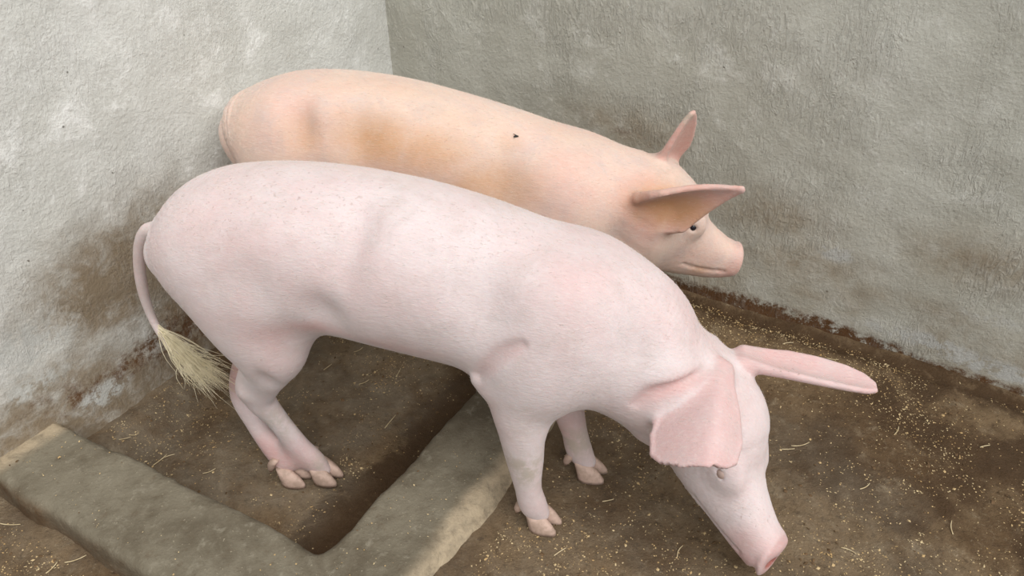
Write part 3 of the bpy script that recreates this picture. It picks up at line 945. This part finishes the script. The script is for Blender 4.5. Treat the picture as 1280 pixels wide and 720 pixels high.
# ------------------------------------------------------------------ the fly on the tan pig's back
r_ = norm(ray(645, 171))
Mi = (rootB.matrix_basis).inverted()
ok, loc, nor, _ = bodyB.ray_cast(Mi @ Vector((0, 0, CAMH)), (Mi.to_3x3() @ Vector(r_)))
if ok:
    fl = bpy.data.objects.new('fly', None)
    COL.objects.link(fl)
    fl.matrix_basis = rootB.matrix_basis @ Matrix.Translation(loc) @ nor.to_track_quat('Z', 'Y').to_matrix().to_4x4()
    tag(fl, 'tiny black fly sitting on the back of the tan pig', 'fly')
    vv_, ff_ = loft([((x, 0, .0022), (0, r, 0), (0, 0, r)) for x, r in ((-.005, .0006), (-.003, .0019), (0, .0022), (.0025, .0018), (.004, .0017), (.0055, .0008))], 8)
    mesh_obj('fly_body', vv_, ff_, M_FLY, fl)
    for sd in (-1, 1):
        wv, wf = loft([((.001 - k * .0022, sd * (.001 + k * .0011), .004 + .0002 * k), (.0008, 0, 0), (0, .0004 + .0006 * (k in (1, 2)), .0002)) for k in range(4)], 6)
        mesh_obj('wing', wv, wf, M_FLY, fl)

# ------------------------------------------------------------------ litter on the ground
def ground_z(P):
    u, v = uv(P)
    Q = P.copy(); Q[:, 2] = 0
    z = floor_height(u, v, Q)
    onk = (u > KB0 + .02) & (u < KB1 - .02) & (v < KA1 - .02) | (v > KA0 + .02) & (v < KA1 - .02) & (u < KB1 - .02)
    edge = ((u > KB0 - .03) & (u < KB1 + .07) & (v < KA1 + .04)) | ((v > KA0 - .05) & (v < KA1 + .04) & (u < KB1 + .05))
    return np.where(onk, KTOP, z), onk, edge & ~onk

def chips(name, n, size, mat, keep, seed, label):
    rg = np.random.default_rng(seed)
    V, F = [], []
    u = rg.uniform(0.02, 2.05, n); v = rg.uniform(0.02, 1.75, n)
    P = UV(u, v, np.zeros(n))
    z, onk, edge = ground_z(P)
    k = keep(u, v, P, onk) * ~edge
    sel = np.where(rg.random(n) < k)[0]
    for i in sel:
        s = size * rg.uniform(.45, 1.3) * (1.0 if rg.random() < .93 else 1.8)
        a = rg.uniform(0, 6.28); asp = rg.uniform(.35, .9)
        ca, sa = math.cos(a) * s, math.sin(a) * s
        c = np.array([P[i, 0], P[i, 1], z[i] + s * .16])
        tl = rg.normal(0, .3, 2)
        b0 = len(V)
        for q in ((1, 0), (0, asp), (-1, 0), (0, -asp)):
            x, y = q[0] * ca - q[1] * sa, q[0] * sa + q[1] * ca
            V.append(c + np.array([x, y, x * tl[0] + y * tl[1]]))
        V.append(c + np.array([0, 0, s * .4])); V.append(c - np.array([0, 0, s * .3]))
        for j in range(4):
            F.append((b0 + j, b0 + (j + 1) % 4, b0 + 4)); F.append((b0 + (j + 1) % 4, b0 + j, b0 + 5))
    o = mesh_obj(name, V, F, mat, smooth=False)
    return tag(o, label, 'litter', kind='stuff')

def dens(u, v, P, onk):
    n = fbm(P, 6, 4, 91); n2 = fbm(P, 17, 3, 93)
    k = sstep(.42, .66, n * .6 + n2 * .4) * .8 + .12
    k = np.where(u < KB0, k * .55 + .5 * sstep(.58, .7, n2), k)
    k = np.where((u < KB0) & (u > .62), k * .25, k)
    k = np.where(onk, .06, k)
    k = k + .7 * np.exp(-((v - .13) / .03) ** 2) * (u > 1) * (u < 1.6)
    for px, py, r, am in ((228, 522, .05, .9), (275, 508, .04, .5), (470, 470, .07, .6), (505, 440, .06, .6), (350, 590, .04, .5), (150, 560, .04, .4), (1010, 425, .08, .5), (960, 410, .06, .5), (700, 680, .1, .4), (560, 445, .05, .5)):
        c = pix_floor(px, py, BASIN_Z if px < 600 else 0)
        k = k + am * np.exp(-((P[:, :2] - c[:2]) ** 2).sum(1) / r ** 2) * ~onk
    return np.clip(k, 0, 1)

chips('feed_chips', 60000, .0020, M_CHIP, dens, 1, 'tan bran and wood chips strewn all over the pen floor')
chips('dung_crumbs', 5000, .0042, M_CHIP2, lambda u, v, P, onk: np.where(onk, .03, sstep(.45, .7, fbm(P, 9, 4, 95)) * .8), 2, 'dark brown crumbs of dung strewn over the pen floor')

def straw(px, py, ang, ln, z, label, group):
    p = pix_floor(px, py, z)
    g, onk, _ = ground_z(np.array([p]))
    p[2] = g[0] + .003
    d = np.array([math.cos(ang), math.sin(ang), 0.06])
    b = np.array([-d[1], d[0], 0]) * random.uniform(-.12, .12)
    rows = [(*(d * ln * (t - .5) + b * ln * 4 * t * (1 - t)), .0012 * (1 - .35 * t)) for t in (0, .35, .7, 1)]
    o = tube('straw_stalk', rows, M_STRAW, None, 6, 8)
    o.location = p
    return tag(o, label, 'straw', group)

GB, GF = 'straw stalks in the sunken strip', 'straw stalks on the raised floor'
STRAWS = [
    ('thin pale straw stalk in the sunken strip beside the kerb and pale wall', GB, BASIN_Z, [(201, 577, 1.0, .04), (160, 562, .2, .035), (212, 571, .4, .025), (170, 556, -.2, .03)]),
    ('longest pale straw stalk in the sunken strip, next to the dark wet gutter', GB, BASIN_Z, [(488, 528, 1.1, .05)]),
    ('thin pale straw stalk in the sunken strip under the belly of the pale pig', GB, BASIN_Z, [(498, 466, 1.3, .035), (455, 478, .6, .03), (410, 460, .9, .03), (448, 438, .7, .03)]),
    ('short straw stalk in the sunken strip touching the hind hooves of the pale pig', GB, BASIN_Z, [(352, 592, .9, .025)]),
    ('short straw stalk in the sunken strip against the long side of the kerb', GB, BASIN_Z, [(262, 590, .5, .03)]),
    ('pale straw stalk lying beside the forehead of the pig sniffing the floor', GF, 0.0, [(1000, 556, .2, .045), (985, 562, .0, .03)]),
    ('pale straw stalk on the dark damp floor below the grey wall', GF, 0.0, [(1190, 660, 1.2, .035), (1080, 610, .5, .03), (1120, 540, .9, .03), (1230, 560, .2, .025), (1060, 690, -.6, .03)]),
    ('pale straw stalk on the floor between the front hooves and the snout', GF, 0.0, [(700, 690, .6, .03), (760, 625, .2, .025), (850, 690, 1.0, .03)]),
    ('pale straw stalk on the chip-strewn floor behind the outstretched ear', GF, 0.0, [(1040, 450, -.3, .03), (985, 430, .1, .03)]),
    ('pale straw stalk on the floor outside the kerb, away from both pigs', GF, 0.0, [(8, 648, -.1, .05), (90, 690, .4, .04), (60, 700, 1.2, .03)]),
]
for lab, grp, zz, spots in STRAWS:
    for px, py, an, ln in spots:
        straw(px, py, an, ln, zz, lab, grp)
